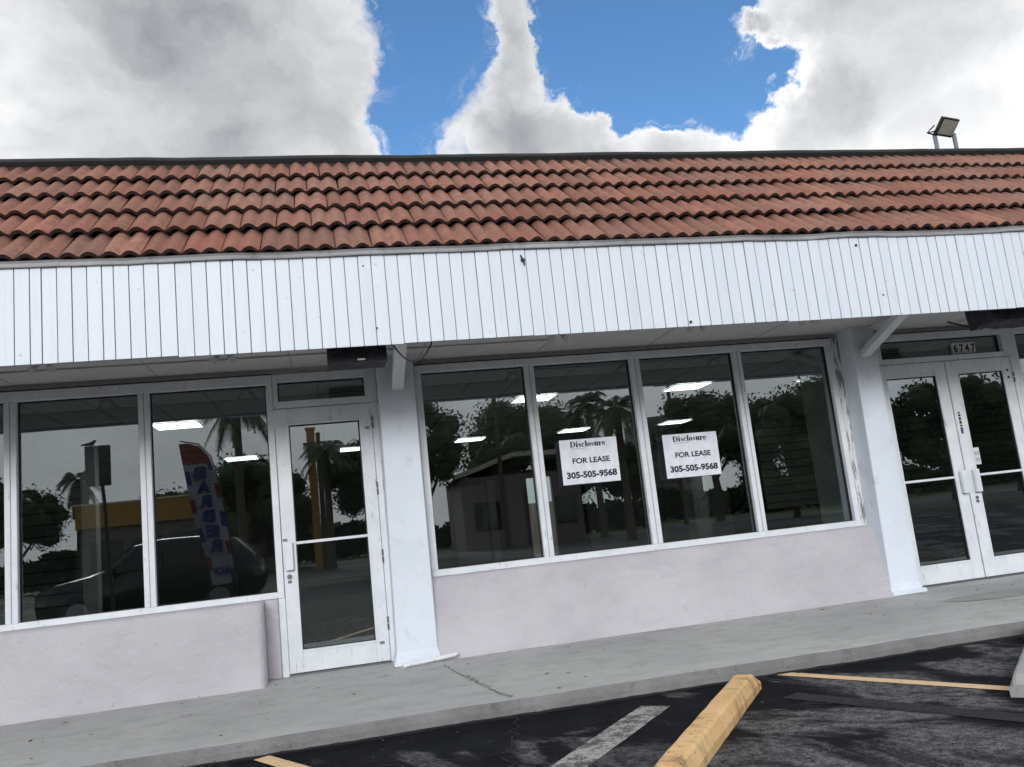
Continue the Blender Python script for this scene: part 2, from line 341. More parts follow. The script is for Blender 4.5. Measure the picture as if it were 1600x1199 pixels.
# tar run along the foot of the kerb
v = []; f = []
for i in range(400):
    x = X0+(X1-X0)*i/399; e = edge(x)
    v += [(x, e+.004, -.090+.008*nz(x,0,0,9)), (x, e-.022-.016*abs(nz(x,3,0,7)), -.091), (x, e-.045-.045*abs(nz(x,9,2,5)), -.0975)]
for i in range(399):
    for k in range(2): a = i*3+k; f.append((a, a+1, a+4, a+3))
tag(link('tar_joint', mesh('tar_joint', v, f, True), 'tar'), kind='structure')
# paint on the asphalt: yellow stall lines and an older grey one, sealed over
def stripe(a, b, w, mat, z=-.0955):
    a, b = Vector(a), Vector(b); d = (b-a).normalized(); n = Vector((-d.y, d.x)); N = 40; v = []; f = []
    for i in range(N+1):
        p = a+(b-a)*i/N
        e1 = w/2*(1+.08*nz(p.x, p.y, 1, 8)); e2 = w/2*(1+.08*nz(p.x, p.y, 5, 8))
        v += [(p.x+n.x*e1, p.y+n.y*e1, z), (p.x-n.x*e2, p.y-n.y*e2, z)]
    f = [(2*i, 2*i+1, 2*i+3, 2*i+2) for i in range(N)]
    return tag(link('parking_line', mesh('parking_line', v, f), mat), kind='structure')
stripe((3.50,-2.52), (5.6,-6.15), .105, 'line_yellow')
stripe((-.045,-2.56), (2.05,-6.19), .105, 'line_yellow')
stripe((-3.6,-2.56), (-1.5,-6.19), .105, 'line_yellow')
stripe((3.21,-3.15), (4.6,-5.8), .16, 'tar', -.0962)
stripe((2.42,-2.86), (1.20,-4.25), .20, 'line_grey', -.0965)
stripe((5.95,-2.86), (4.75,-4.25), .20, 'line_grey', -.0965)

# ------------------------------------------------------------------ the shop building
B = tag(empty('shop_building'), 'single-storey white shop building with red tiled mansard roof and glass shopfront', 'building')
BX0, BX1 = -6.6, 14.6
# --- mansard roof
TH = R(40.3); ct, st_ = math.cos(TH), math.sin(TH); EY, EZ = -1.75, 3.45
def rp3(x, s, n): return (x, EY + s*ct - n*st_, EZ + s*st_ + n*ct)
roof = MB()
dk = -.135
prof = [rp3(0, .09, dk), rp3(0, 2.62, dk), (0, .35, 4.9), (0, 18.4, 4.9), (0, 18.4, 3.2), (0, -1.54, 3.395)]
nP = len(prof)
roof.add([(BX0, p[1], p[2]) for p in prof] + [(BX1, p[1], p[2]) for p in prof], [(i, (i+1) % nP, (i+1) % nP+nP, i+nP) for i in range(nP)] + [tuple(range(nP))[::-1], tuple(range(nP, 2*nP))])
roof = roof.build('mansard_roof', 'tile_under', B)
TW, TL = .2925, .575
def tile_mesh(k):
    rnd = random.Random(k); n = 20; v = []; f = []; rows = [0, .02, .5, 1.0]
    def h(u): return   .040*(0.5-0.5*math.cos(2*math.pi*u*2))**.58
    for top in (1, 0):
        for j, s in enumerate(rows):
            for i in range(n+1):
                u = i/n; x = (u-.5)*(TW-.007) ; z = h((u+.02) % 1.0)
                z += .0012*nz(u*6, s*5, k)
                if j == 0 and top: z -= .004
                v.append((x, s*TL + (rnd.uniform(-.002, .002) if j == 0 else 0), z - (0 if top else (.034 if j < 2 else .016))))
    m = n+1; L = len(rows)
    for j in range(L-1):
        for i in range(n):
            a = j*m+i; f.append((a, a+1, a+1+m, a+m)); b = L*m+a; f.append((b, b+m, b+m+1, b+1))
    for i in range(n): f.append((i, L*m+i, L*m+i+1, i+1)); a = (L-1)*m+i; f.append((a, a+1, L*m+a+1, L*m+a))
    for j in range(L-1): a = j*m; f.append((a, a+m, L*m+a+m, L*m+a)); a = j*m+n; f.append((a, L*m+a, L*m+a+m, a+m))
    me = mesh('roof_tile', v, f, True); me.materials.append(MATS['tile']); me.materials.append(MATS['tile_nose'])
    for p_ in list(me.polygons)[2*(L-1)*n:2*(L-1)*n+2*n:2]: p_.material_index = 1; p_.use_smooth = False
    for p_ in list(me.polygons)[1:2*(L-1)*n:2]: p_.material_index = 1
    return me
tms = [tile_mesh(k) for k in range(6)]
ROWS = [(.090, -1.687), (.620, -1.571), (1.100, -1.418), (1.594, -1.30), (2.075, -1.17)]
for ri, (s, jx) in enumerate(ROWS):
    i0 = math.ceil((-3.9 - jx)/TW); i1 = int((12.4 - jx)/TW)
    for i in range(i0, i1):
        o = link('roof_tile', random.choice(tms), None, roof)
        x = jx + (i+.5)*TW
        drop = .050
        lo = Vector(rp3(x, s, -.040)); hi = Vector(rp3(x, s+TL, -.040-drop*TL/.49))
        ax = (hi-lo).normalized(); xx = Vector((1,0,0)); nn = xx.cross(ax)
        M = Matrix((xx, ax, nn)).transposed().to_4x4()
        M = Matrix.Translation(lo + Vector((random.uniform(-.0015,.0015), 0, random.gauss(0,.0015))) - ax*max(0, random.gauss(0,.005))) @ M @ Matrix.Rotation(random.gauss(0,.006), 4, 'Z') @ Matrix.Rotation(random.gauss(0,.006), 4, 'X')
        o.matrix_world = M; 
# ridge flashing: bent dark metal lip, slightly wavy
v = []; f = []; n = 120
for i in range(n+1):
    x = BX0+(BX1-BX0)*i/n; w = .010*nz(x, 0, 0, .9)+.005*nz(x, 2, 0, 3)
    for s, h in ((2.605, -.056), (2.607, -.010), (2.625, .004), (2.67, .004), (2.74, -.03)):
        q = rp3(x, s, h+w); v.append(q)
f = [(i*5+k, (i+1)*5+k, (i+1)*5+k+1, i*5+k+1) for i in range(n) for k in range(4)]
link('ridge_flashing', mesh('ridge_flashing', v, f), 'flashing', roof)
m = MB(); q = [rp3(0, 2.40, -.16), rp3(0, 2.40, -.118), rp3(0, 2.60, -.066), rp3(0, 2.66, -.014), rp3(0, 2.70, -.16)]; k = len(q)
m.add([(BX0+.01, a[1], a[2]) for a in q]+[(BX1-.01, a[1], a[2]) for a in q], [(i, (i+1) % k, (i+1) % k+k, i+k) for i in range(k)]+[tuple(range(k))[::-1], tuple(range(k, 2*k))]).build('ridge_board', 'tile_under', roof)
# --- fascia
fas = box('fascia', BX0, BX1, -1.615, -1.56, 2.674, 3.40, 'groove', B, 0)
plank_me = {}
xg = -1.708; gx = []
while xg > -4.2: xg -= .1063; gx.append(xg)
gx = gx[::-1] + [-1.708,-1.602,-1.522,-1.417,-1.313,-1.208,-1.103,-1.02,-.911,-.804,-.699,-.578,-.459,-.348,-.242,-.15,-.043,.067,.172,.279,.386,.494,.6,.709,.818,.922,1.032,1.137,1.245,1.354,1.459,1.566,1.669,1.781,1.895,1.999,2.107,
       2.213,2.315,2.427,2.531,2.639,2.74,2.851,2.957,3.064,3.169,3.279,3.388,3.492,3.598,3.708,3.808,3.916,4.022,4.127,4.231,4.335,4.446,4.554,4.66,4.769,4.87,4.979,5.083,5.188,5.292,5.396,5.496,5.597,5.702,5.806,5.913,6.016,6.12,6.219,6.324,6.432,6.54,6.639,6.748,6.856,6.957,7.061,7.163]
while gx[-1] < BX1-.1: gx.append(gx[-1]+.1055)
while gx[0] > BX0+.1: gx.insert(0, gx[0]-.1063)
gx = [g for g in gx if BX0 <= g <= BX1]
def panel_drop(x):
    for a, b, d in ((-9,-.578,.004), (-.578,1.137,-.006), (1.137,2.22,0), (2.22,4.56,-.003), (4.56,6.9,-.012), (6.9,20,-.008)):
        if a <= x < b: return d
    return 0
for a, b in zip(gx[:-1], gx[1:]):
    g = .0055 if random.random() > .15 else .0072
    dy = random.gauss(0, .0018); z0 = 2.666 + panel_drop(a+.01)
    m = MB().box(a+g, b-g*.3, -1.631+dy, -1.617, z0, 3.415)
    m.build('plank', 'plank_paint', fas, .0012)
# drip edge and dark gap under the tiles
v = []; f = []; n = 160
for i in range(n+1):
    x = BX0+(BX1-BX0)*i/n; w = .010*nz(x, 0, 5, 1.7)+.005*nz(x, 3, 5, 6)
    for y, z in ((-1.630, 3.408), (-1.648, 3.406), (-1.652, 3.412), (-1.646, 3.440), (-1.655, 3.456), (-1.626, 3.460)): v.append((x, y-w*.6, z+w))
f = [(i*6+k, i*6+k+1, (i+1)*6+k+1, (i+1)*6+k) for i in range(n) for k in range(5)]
link('drip_edge', mesh('drip_edge', v, f), 'drip_shade_paint', fas)
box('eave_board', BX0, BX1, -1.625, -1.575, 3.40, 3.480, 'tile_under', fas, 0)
for x, z, s in ((2.19, 3.315, .020), (3.62, 2.70, .012), (5.36, 3.335, .012), (.86, 3.32, .006), (.93, 2.80, .007), (5.55, 2.85, .007)):
    MB().tube([(x, -1.625, z), (x, -1.642, z)], s, 8).build('bolt', 'black_metal', fas)
MB().tube([(2.175,-1.636,3.36), (2.178,-1.655,3.33), (2.19,-1.65,3.30), (2.196,-1.65,3.27)], .007, 6).build('hook', 'black_metal', fas)
# --- soffit, joints and the strip of wall over the shopfront
sof = box('soffit', BX0, BX1, -1.555, .12, 2.850, 2.89, 'soffit_paint', B, 0)
x = -5.9
while x < BX1: box('seam', x-.006, x+.006, -1.55, -.001, 2.8465, 2.849, 'groove', sof, 0); x += 1.219
box('batten', BX0, BX1, -1.554, -1.50, 2.70, 2.849, 'soffit_paint', sof, .003)
box('head_wall', BX0, BX1, -.015, .12, 2.800, 2.8495, 'soffit_paint', B, 0)
# --- side, rear and party walls
box('side_wall', BX0, BX0+.2, .121, 18.2, -.15, 3.19, 'stucco_white', B); box('side_wall', BX1-.2, BX1, .121, 18.2, -.15, 3.19, 'stucco_white', B)
DX0, DX1 = 6.50, 7.32
box('rear_wall', BX0+.201, DX0, 18.0, 18.2, -.15, 3.19, 'int_wall', B); box('rear_wall', DX1, BX1-.201, 18.0, 18.2, -.15, 3.19, 'int_wall', B); box('rear_wall', DX0+.001, DX1-.001, 18.0, 18.2, 2.50, 3.19, 'int_wall', B)
# --- columns
def column(x0t, x1t, x0b, x1b, y):
    v = []; f = []; N = 24
    for i in range(N+1):
        z = 2.849*i/N; k = 1-i/N; q = .004*nz(x0t, z, 1, 2.5); fl = .03*max(0, 1-z/.06)
        a = x0t+(x0b-x0t)*k - fl; b = x1t+(x1b-x1t)*k + fl; yy = y+q-fl
        c = .008
        v += [(a, .10, z), (a, yy+c, z), (a+c, yy, z), ((a+b)/2, yy+.003*nz(z, 2, 2, 3), z), (b-c, yy, z), (b, yy+c, z), (b, .10, z)]
    for i in range(N):
        for k in range(6): a = i*7+k; f.append((a, a+1, a+8, a+7))
    return link('column', mesh('column', v, f, False), 'stucco_white', B)
c1 = column(.99, 1.327, .955, 1.330, -.30); c2 = column(6.085, 6.362, 6.035, 6.375, -.30)
MB().box(6.005, 6.41, -.36, .05, .001, .045).build('plinth', 'stucco_white', c2, .008)
def brace(x):
    m = MB(); a = Vector((x, -.28, 2.545)); b = Vector((x, -1.15, 2.875)); w = .056
    d = (b-a).normalized(); n = Vector((1,0,0)).cross(d)
    v = []
    for p in (a, b):
        v += [p+Vector((sx_*w,0,0))+n*sn for sx_, sn in ((-1,-.036),(1,-.036),(1,.036),(-1,.036))]
    m.add(v, [(0,1,2,3),(7,6,5,4),(0,4,5,1),(1,5,6,2),(2,6,7,3),(3,7,4,0)])
    return m.build('brace', 'white_paint', B, .004)
brace(1.165); brace(6.215)
# jamb strips between frames and columns, with flaking paint
box('jamb_wall', .972, 1.00, -.05, .10, .0, 2.799, 'peeling', B, .004); box('jamb_wall', 1.325, 1.362, -.04, .10, .60, 2.799, 'stucco_grey', B, .004)
box('jamb_wall', 5.998, 6.10, -.045, .10, .0, 2.799, 'peeling', B, .004); box('jamb_wall', 6.36, 6.50, -.02, .10, 0, 2.799, 'stucco_grey', B, .004)
# --- bulkheads under the windows: hand-trowelled stucco with a flared foot
def bulkhead(x0, x1, top, yt, yb, endr=False):
    nx_, nz_ = int((x1-x0)/.05), 22; v = []; f = []
    for j in range(nz_+1):
        k = j/nz_; z = top*k
        for i in range(nx_+1):
            x = x0+(x1-x0)*i/nx_
            y = yb+(yt-yb)*min(1, k*1.02) + .012*nz(x, z, 3, 1.4) + .006*nz(x, z, 9, 5) + .003*nz(x, z, 1, 14)
            y -= .055*max(0, 1-z/.075)**1.5*(.6+.7*abs(nz(x, 2, 2, 2.3)))
            if k > .97: y += .02
            v.append((x, y, z + (0 if j else -.005)))
        
    m = nx_+1
    for j in range(nz_):
        for i in range(nx_): a = j*m+i; f.append((a, a+1, a+1+m, a+m))
    b = len(v)
    v += [(x0+(x1-x0)*i/nx_, .06, top) for i in range(m)]
    for i in range(nx_): a = nz_*m+i; f.append((a, a+1, b+i+1, b+i))
    for i_, flip in ((nx_, 0), (0, 1)):
        c = len(v); v += [(v[j*m+i_][0], .06, v[j*m+i_][2]) for j in range(nz_+1)]
        for j in range(nz_):
            q = (j*m+i_, c+j, c+j+1, (j+1)*m+i_); f.append(q if not flip else q[::-1])
    return link('bulkhead', mesh('bulkhead', v, f, True), 'stucco_pink', B)
bulkhead(-6.5, -.185, .700, -.33, -.44); bulkhead(1.30, 6.09, .725, -.13, -.31); bulkhead(8.36, 14.4, .70, -.13, -.36)
box('door_jamb', -.062, .0005, -.042, .074, 0, .7015, 'frame_paint', B)
box('jamb_pier', -.19, -.0625, -.075, .06, 0, .699, 'stucco_pink', B, .01)
# --- shopfront windows and doors
def rect_frame(m, x0, x1, z0, z1, l, r, b, t_, y0, y1):
    m.box(x0, x0+l, y0, y1, z0, z1); m.box(x1-r, x1, y0, y1, z0, z1)
    m.box(x0+l, x1-r, y0+.001, y1-.001, z0, z0+b); m.box(x0+l, x1-r, y0+.001, y1-.001, z1-t_, z1)
def pane(parent, x0, x1, z0, z1, y=.03):
    g = MB()
    for q in ((x0-.004, x0+.009, z0, z1), (x1-.012, x1+.004, z0, z1)): g.box(q[0], q[1], y-.016, y+.02, q[2], q[3])
    g.box(x0+.0095, x1-.0125, y-.015, y+.019, z1-.012, z1+.004); g.box(x0+.0095, x1-.0125, y-.015, y+.019, z0-.004, z0+.006)
    g.build('gasket', 'gasket', parent)
    M = Matrix.Translation(((x0+x1)/2, y, (z0+z1)/2)) @ Matrix.Rotation(random.gauss(0,.0012), 4, 'Z') @ Matrix.Rotation(random.gauss(0,.0010), 4, 'X')
    w, h = (x1-x0)/2+.002, (z1-z0)/2+.002
    return MB().box(-w, w, -.003, .003, -h, h, M).build('pane', 'glass', parent)
def window(xs, zb, zt, zsill, zhead, xl, xr):
    m = MB(); m.box(xl, xr, -.045, .075, zt, zhead); m.box(xl, xr, -.052, .075, zsill, zb)
    edges = [xl] + [e for p in xs for e in p] + [xr]
    for a, b in zip(edges[0::2], edges[1::2]):
        m.box(a, b, -.040, .074, zb, zt)
    w = m.build('window', 'frame_paint', B, .004)
    for a, b in zip(edges[2::2], edges[3::2]):
        if b < xr-.001: box('mullion_cap', (a+b)/2-.004, (a+b)/2+.004, -.043, -.0395, zb+.002, zt-.002, 'groove', w, 0)
    for a, b in xs: pane(w, a, b, zb, zt)
    return w
window([(-5.71,-4.69), (-4.59,-3.57), (-3.35-.0,-2.33), (-2.228,-1.205), (-1.106,-.064)], .757, 2.70, .702, 2.792, -5.80, -.003)
window([(1.426,2.481), (2.582,3.62), (3.759-.03,4.797), (4.895,5.934)], .789, 2.716, .727, 2.792, 1.362, 5.998)
window([(8.40,9.45), (9.55,10.6), (10.7,11.75)], .76, 2.71, .702, 2.792, 8.345, 11.85)
for x0, x1 in ((-5.8,-.003), (1.37,5.99), (6.5,11.85)): box('shadow_gap', x0, x1, -.052, .05, 2.7925, 2.7995, 'gasket', B, 0)
def transom(x0, x1, z0, z1, xl, xr, zl, zh, mid=None):
    m = MB(); rect_frame(m, xl, xr, zl, zh, x0-xl, xr-x1, z0-zl, zh-z1, -.045, .075)
    w = m.build('transom_window', 'frame_paint', B, .003); pane(w, x0, x1, z0, z1); return w
transom(.045, .865, 2.525, 2.714, .0, .971, 2.460, 2.792)
transom(6.60, 8.203, 2.508, 2.714, 6.50, 8.343, 2.450, 2.792)
box('door_jamb', .915, .971, -.042, .074, .0, 2.459, 'frame_paint', B); box('door_jamb', 8.272, 8.343, -.042, .074, 0, 2.449, 'frame_paint', B); box('door_jamb', 6.50, 6.512, -.04, .074, 0, 2.449, 'frame_paint', B)
box('threshold', -.003, .975, -.05, .09, -.004, .016, 'grey_metal', B); box('threshold', 6.50, 8.343, -.05, .09, -.004, .016, 'grey_metal', B)
def door(x0, x1, zt, gx0, gx1, gz0, gz1, bar, hx, hside, hinges):
    m = MB(); rect_frame(m, x0, x1, .022, zt, gx0-x0, x1-gx1, gz0-.022, zt-gz1, -.036, .012)
    d = m.build('door', 'frame_paint', B, .004)
    bead = MB(); rect_frame(bead, gx0-.022, gx1+.022, gz0-.022, gz1+.022, .02, .02, .02, .02, -.041, -.0355); bead.build('glazing_bead', 'frame_paint', d, .002)
    pane(d, gx0, gx1, gz0, gz1, -.012)
    box('push_bar', gx0+.001, gx1-.001, -.0345, -.0165, bar-.013, bar+.013, 'frame_paint', d, .003)
    h = MB(); h.box(hx-.034, hx+.034, -.085, -.075, .945, 1.195); h.box(hx-.034*hside-.004, hx-.034*hside+.004, -.0749, -.036, .947, 1.193); h.box(hx+.034*hside-.004, hx+.034*hside+.004, -.0749, -.045, .947, 1.193)
    h.build('handle', 'frame_paint', d, .003)
    for z in hinges: 
        hg = MB(); xx = x1+.002 if hside > 0 else x0-.002; hg.tube([(xx, -.046, z-.06), (xx, -.046, z-.005)], .009); hg.tube([(xx, -.046, z+.005), (xx, -.046, z+.06)], .009); hg.build('hinge', 'grey_metal', d)
    return d
d1_ = door(.003, .912, 2.452, .128, .789, .22, 2.291, 1.184, .060, 1, (2.26, 1.62, .98, .36))
MB().tube([(.052,-.036,.885), (.052,-.055,.885)], .022, 14).build('lock', 'grey_metal', d1_, .002); box('lock_plate', .035, .07, -.039, -.0355, .825, .85, 'grey_metal', d1_, .001)
for x, z in ((.862, 2.21), (.845, .19), (.03, 1.22)): box('pivot_plate', x-.022, x+.022, -.039, -.0355, z-.013, z+.013, 'galvanised', d1_, .001)
d2_ = door(6.515, 7.388, 2.442, 6.611, 7.245, .227, 2.285, 1.13, 7.333, -1, ())
d3_ = door(7.400, 8.268, 2.442, 7.547, 8.135, .227, 2.285, 1.13, 7.500, 1, (2.20, 1.45, .70))
for z in (.885, .845): MB().tube([(7.475,-.036,z), (7.475,-.050,z)], .017, 12).build('lock', 'grey_metal', d3_)
for z in (2.285, 2.20): box('closer_bolt', 8.19, 8.215, -.044, -.0355, z-.013, z+.013, 'black_metal', d3_, .002)
box('meeting_strip', 7.3885, 7.3995, -.02, .005, .03, 2.44, 'gasket', d3_, 0)
# --- the room behind the glass
box('floor', BX0+.201, BX1-.201, .13, 17.99, -.09, -.002, 'int_floor', B, 0)
cei = box('ceiling', BX0+.201, BX1-.201, .13, 17.99, 2.915, 2.99, 'ceiling_tile', B, 0)
m = MB(); x = BX0+.3
while x < BX1-.3: m.box(x-.012, x+.012, .13, 17.98, 2.908, 2.9145); x += .61
y = .7
while y < 17.9: m.box(BX0+.25, BX1-.25, y-.012, y+.012, 2.909, 2.9142); y += 1.22
m.build('ceiling_grid', 'ceiling_tee', cei)
box('partition', 3.75, 4.70, 15.4, 15.5, 0, 2.30, 'int_white', B); box('partition', 4.98, 5.90, 15.8, 15.9, 0, 2.9, 'int_wall', B); box('partition', 4.72, 4.94, 15.2, 15.45, 0, 2.4, 'int_white', B)
box('partition', 7.2, 10.2, 14.0, 14.1, 0, 2.9, 'int_wall', B); box('pillar', 8.6, 8.85, 9.9, 10.15, 0, 2.9, 'int_white', B); box('partition', 9.2, 10.4, 12.0, 12.1, 0, 2.05, 'int_white', B)
box('partition', 10.45, 13.8, 11.0, 11.1, 0, 2.9, 'int_dark', B); box('party_wall', 6.02, 6.15, .125, .75, 0, 2.905, 'int_white', B)
box('partition', -6.3, 3.7, 15.9, 16.0, 0, 2.9, 'int_wall', B)
sw = box('slatwall', -4.6, -2.76, 4.0, 4.03, .1, 2.35, 'slatwall', B); z = .25
while z < 2.3: box('groove', -4.6, -2.76, 3.994, 3.9995, z, z+.016, 'int_dark', sw, 0); z += .152
box('pillar', -2.76, -2.58, 3.9, 4.1, 0, 2.9, 'int_white', B)
sw2 = box('slatwall', 8.2, 14.2, 6.0, 6.03, .9, 2.5, 'slatwall', B); z = 1.0
while z < 2.45: box('groove', 8.2, 14.2, 5.994, 5.9995, z, z+.016, 'int_dark', sw2, 0); z += .152
# lit ceiling panels
LP = [(-1.46, 3.55, 'nearest the left windows'), (1.0, 3.55, 'just inside the single glass door'), (3.44, 3.55, 'behind the first mullion of the four-pane window'), (5.85, 3.55, 'behind the third pane of the four-pane window'), (8.16, 3.60, 'in the front row behind the last pane'),
      (-1.15, 8.5, 'in the back row over the left windows'), (.98, 8.5, 'in the back row seen through the single door'), (3.28, 8.6, 'in the back row seen in the first pane'), (5.45, 8.5, 'in the back row above the left lease sign'), (7.74, 8.6, 'in the back row above the right lease sign')]
fr_me = None
for x, y, where in LP:
    o = empty('ceiling_light', (x, y, 2.905)); tag(o, 'square lit ceiling panel '+where, 'ceiling light', 'lit ceiling panels in the shop')
    if fr_me is None:
        m = MB(); rect_frame(m, -.305, .305, -.305, .305, .02, .02, .02, .02, 0, .012)
        fr_me = mesh('light_frame', [(a, c, b-.012) for a, b, c in m.v], [tuple(q[::-1]) for q in m.f]); fr_me.materials.append(MATS['int_white'])
        df_me = mesh('diffuser', [(-.285,-.285,-.005),(.285,-.285,-.005),(.285,.285,-.005),(-.285,.285,-.005)], [(3,2,1,0)]); df_me.materials.append(MATS['troffer'])
    link('frame', fr_me, None, o); link('diffuser', df_me, None, o)

# ------------------------------------------------------------------ lease signs
def stroke(m, pts, y=0):
    # pts: (x, z, width) joined by a smooth ribbon
    P = []
    n = len(pts)
    for i in range(n-1):
        p0, p1, p2, p3 = pts[max(i-1,0)], pts[i], pts[i+1], pts[min(i+2,n-1)]
        for k in range(5):
            t_ = k/5; P.append([.5*((2*p1[c])+(-p0[c]+p2[c])*t_+(2*p0[c]-5*p1[c]+4*p2[c]-p3[c])*t_*t_+(-p0[c]+3*p1[c]-3*p2[c]+p3[c])*t_**3) for c in range(3)])
    P.append(list(pts[-1])); v = []
    for i, (x, z, w) in enumerate(P):
        a, b = P[max(i-1,0)], P[min(i+1,len(P)-1)]; d = Vector((b[0]-a[0], b[1]-a[1])); d = d.normalized() if d.length > 1e-9 else Vector((1,0)); nrm = Vector((-d.y, d.x))
        w = max(w, .02); v += [(x+nrm.x*w/2, y, z+nrm.y*w/2), (x-nrm.x*w/2, y, z-nrm.y*w/2)]
    m.add(v, [(2*i, 2*i+2, 2*i+3, 2*i+1) for i in range(len(P)-1)])
def fatface():
    # heavy modern-serif lettering drawn as ribbons: thick uprights, hairline joins
    m = MB(); T, H = .40, .09; x = 0
    def bar(x0, x1, z0, z1): m.add([(x0,0,z0),(x1,0,z0),(x1,0,z1),(x0,0,z1)], [(0,1,2,3)])
    def o_ring(cx, rx, top=1.0, open_=None):
        N = 28; v = []; f = []; rz = top/2
        for i in range(N+1):
            a = 2*math.pi*i/N
            if open_: a = R(open_[0]) + (R(open_[1])-R(open_[0]))*i/N
            v += [(cx+rx*math.cos(a), 0, rz+rz*math.sin(a)), (cx+rx*.20*math.cos(a), 0, rz+(rz-H)*math.sin(a))]
        f = [(2*i, 2*i+2, 2*i+3, 2*i+1) for i in range(N)]; m.add(v, f)
    # D
    bar(.08,.46,0,1.45); bar(-.04,.6,0,H); bar(-.04,.6,1.45-H,1.45)
    v = []; N = 20
    for i in range(N+1):
        a = -math.pi/2+math.pi*i/N; v += [(.55+.72*math.cos(a), 0, .725+.725*math.sin(a)), (.55+.34*math.cos(a), 0, .725+(.725-H)*math.sin(a))]
    m.add(v, [(2*i,2*i+2,2*i+3,2*i+1) for i in range(N)])
    x = 1.42
    def stem(x, h, foot=True): bar(x, x+T, 0, h); bar(x-.1, x, h-H, h); (bar(x-.1, x+T+.1, 0, H) if foot else None)
    stem(x, 1.0); N = 14; m.add([(x+T/2+.19*math.cos(2*math.pi*i/N), 0, 1.32+.19*math.sin(2*math.pi*i/N)) for i in range(N)], [tuple(range(N))]); x += .58
    def s_(x): stroke(m, [(x+.56,.72,.10),(x+.50,.92,.08),(x+.28,.96,.07),(x+.12,.78,.22),(x+.30,.54,.34),(x+.50,.26,.24),(x+.30,.04,.07),(x+.08,.08,.08),(x+.02,.30,.10)])
    s_(x); x += .74
    o_ring(x+.36, .40, 1.0, (42, 318)); N = 12; m.add([(x+.58+.13*math.cos(2*math.pi*i/N), 0, .75+.13*math.sin(2*math.pi*i/N)) for i in range(N)], [tuple(range(N))]); x += .86
    stem(x, 1.5); x += .54
    o_ring(x+.40, .44); x += .92
    s_(x); x += .78
    bar(x, x+T, .18, 1.0); bar(x-.1, x, 1-H, 1); stroke(m, [(x+T/2,.22,T),(x+T/2+.06,.05,.16),(x+.40,.03,.07),(x+.52,.14,.06)]); stem(x+.50, 1.0); x += 1.08
    stem(x, 1.0); stroke(m, [(x+T,.70,.05),(x+T+.12,.90,.07),(x+T+.24,.92,.12)]); N = 12; m.add([(x+T+.24+.14*math.cos(2*math.pi*i/N), 0, .82+.14*math.sin(2*math.pi*i/N)) for i in range(N)], [tuple(range(N))]); x += .80
    o_ring(x+.36, .42, 1.0, (0, 325)); bar(x+.1, x+.72, .47, .47+H); x += .8
    return m, x
ff, ffw = fatface()
def lease_sign(x0, z0, rot, label):
    e = tag(empty('lease_sign', (x0, -.058, z0)), label, 'sign', 'for lease signs on the window'); e.rotation_euler = (0, R(rot), 0)
    W_, H_ = .607, .452
    box('board', 0, W_, 0, .004, 0, H_, 'sign_white', e, .0008)
    k = .375/ffw; me = mesh('brand_lettering', [(p[0]*k+.112, -.0012-(i % 7)*1e-5, p[2]*.040+.372) for i, p in enumerate(ff.v)], ff.f); link('brand_lettering', me, 'ink', e)
    m = MB(); xx = .118
    rr = random.Random(3)
    while xx < .29: w = rr.uniform(.004, .010); m.box(xx, xx+w, -.0014, -.0006, .352, .358+rr.uniform(0,.003)); xx += w+.003
    m.build('small_print', 'ink_grey', e)
    text_on('lettering', 'FOR LEASE', .075, (.315, -.0015, .208), 'ink', e, .0022, .395)
    text_on('lettering', '305-505-9568', .085, (.308, -.0015, .062), 'ink', e, .0034, .530)
    return e
lease_sign(2.750, 1.467, .4, 'white FOR LEASE sign in the second pane, left of the two lease signs')
lease_sign(3.857, 1.430, .5, 'white FOR LEASE sign in the third pane, right of the two lease signs')
# ------------------------------------------------------------------ house number
e = tag(empty('house_number', (7.56, -.006, 2.522)), 'white number tiles reading 6747 on glass above the double doors', 'number sign')
for i, ch in enumerate('6747'):
    t_ = box('number_tile', i*.077, i*.077+.0755, -.004, 0.03, .002, .125, 'number_white', e, .001)
    text_on('digit', ch, .125, (i*.077+.0377, -.0055, .019), 'ink', t_, .0035, .052)
# door stickers
st1 = tag(empty('door_sticker', (7.452, -.0375, 1.60)), 'narrow blue and white sticker strip on double door stile above handle', 'sticker')
box('strip', -.019, .019, 0, .0015, 0, .26, 'number_white', st1, 0)
for i, (mm, a, b) in enumerate((('flag_blue', .005, .075), ('ink', .085, .105), ('ink', .115, .15), ('ink', .16, .19), ('ink', .20, .225), ('ink', .235, .25))): box('print', -.015, .015, -.0012, -.0002, a, b, mm, st1, 0)
st2 = tag(empty('door_notice', (7.56, -.0195, 1.245)), 'pale green notice sticker on glass beside double door handle', 'notice')
box('paper', 0, .075, 0, .001, 0, .19, 'number_white', st2, 0)
for i in range(4): box('print', .012+.03*(i % 2), .034+.03*(i % 2), -.0010, -.0002, .03+.075*(i//2), .075+.075*(i//2), 'ink_grey', st2, 0)

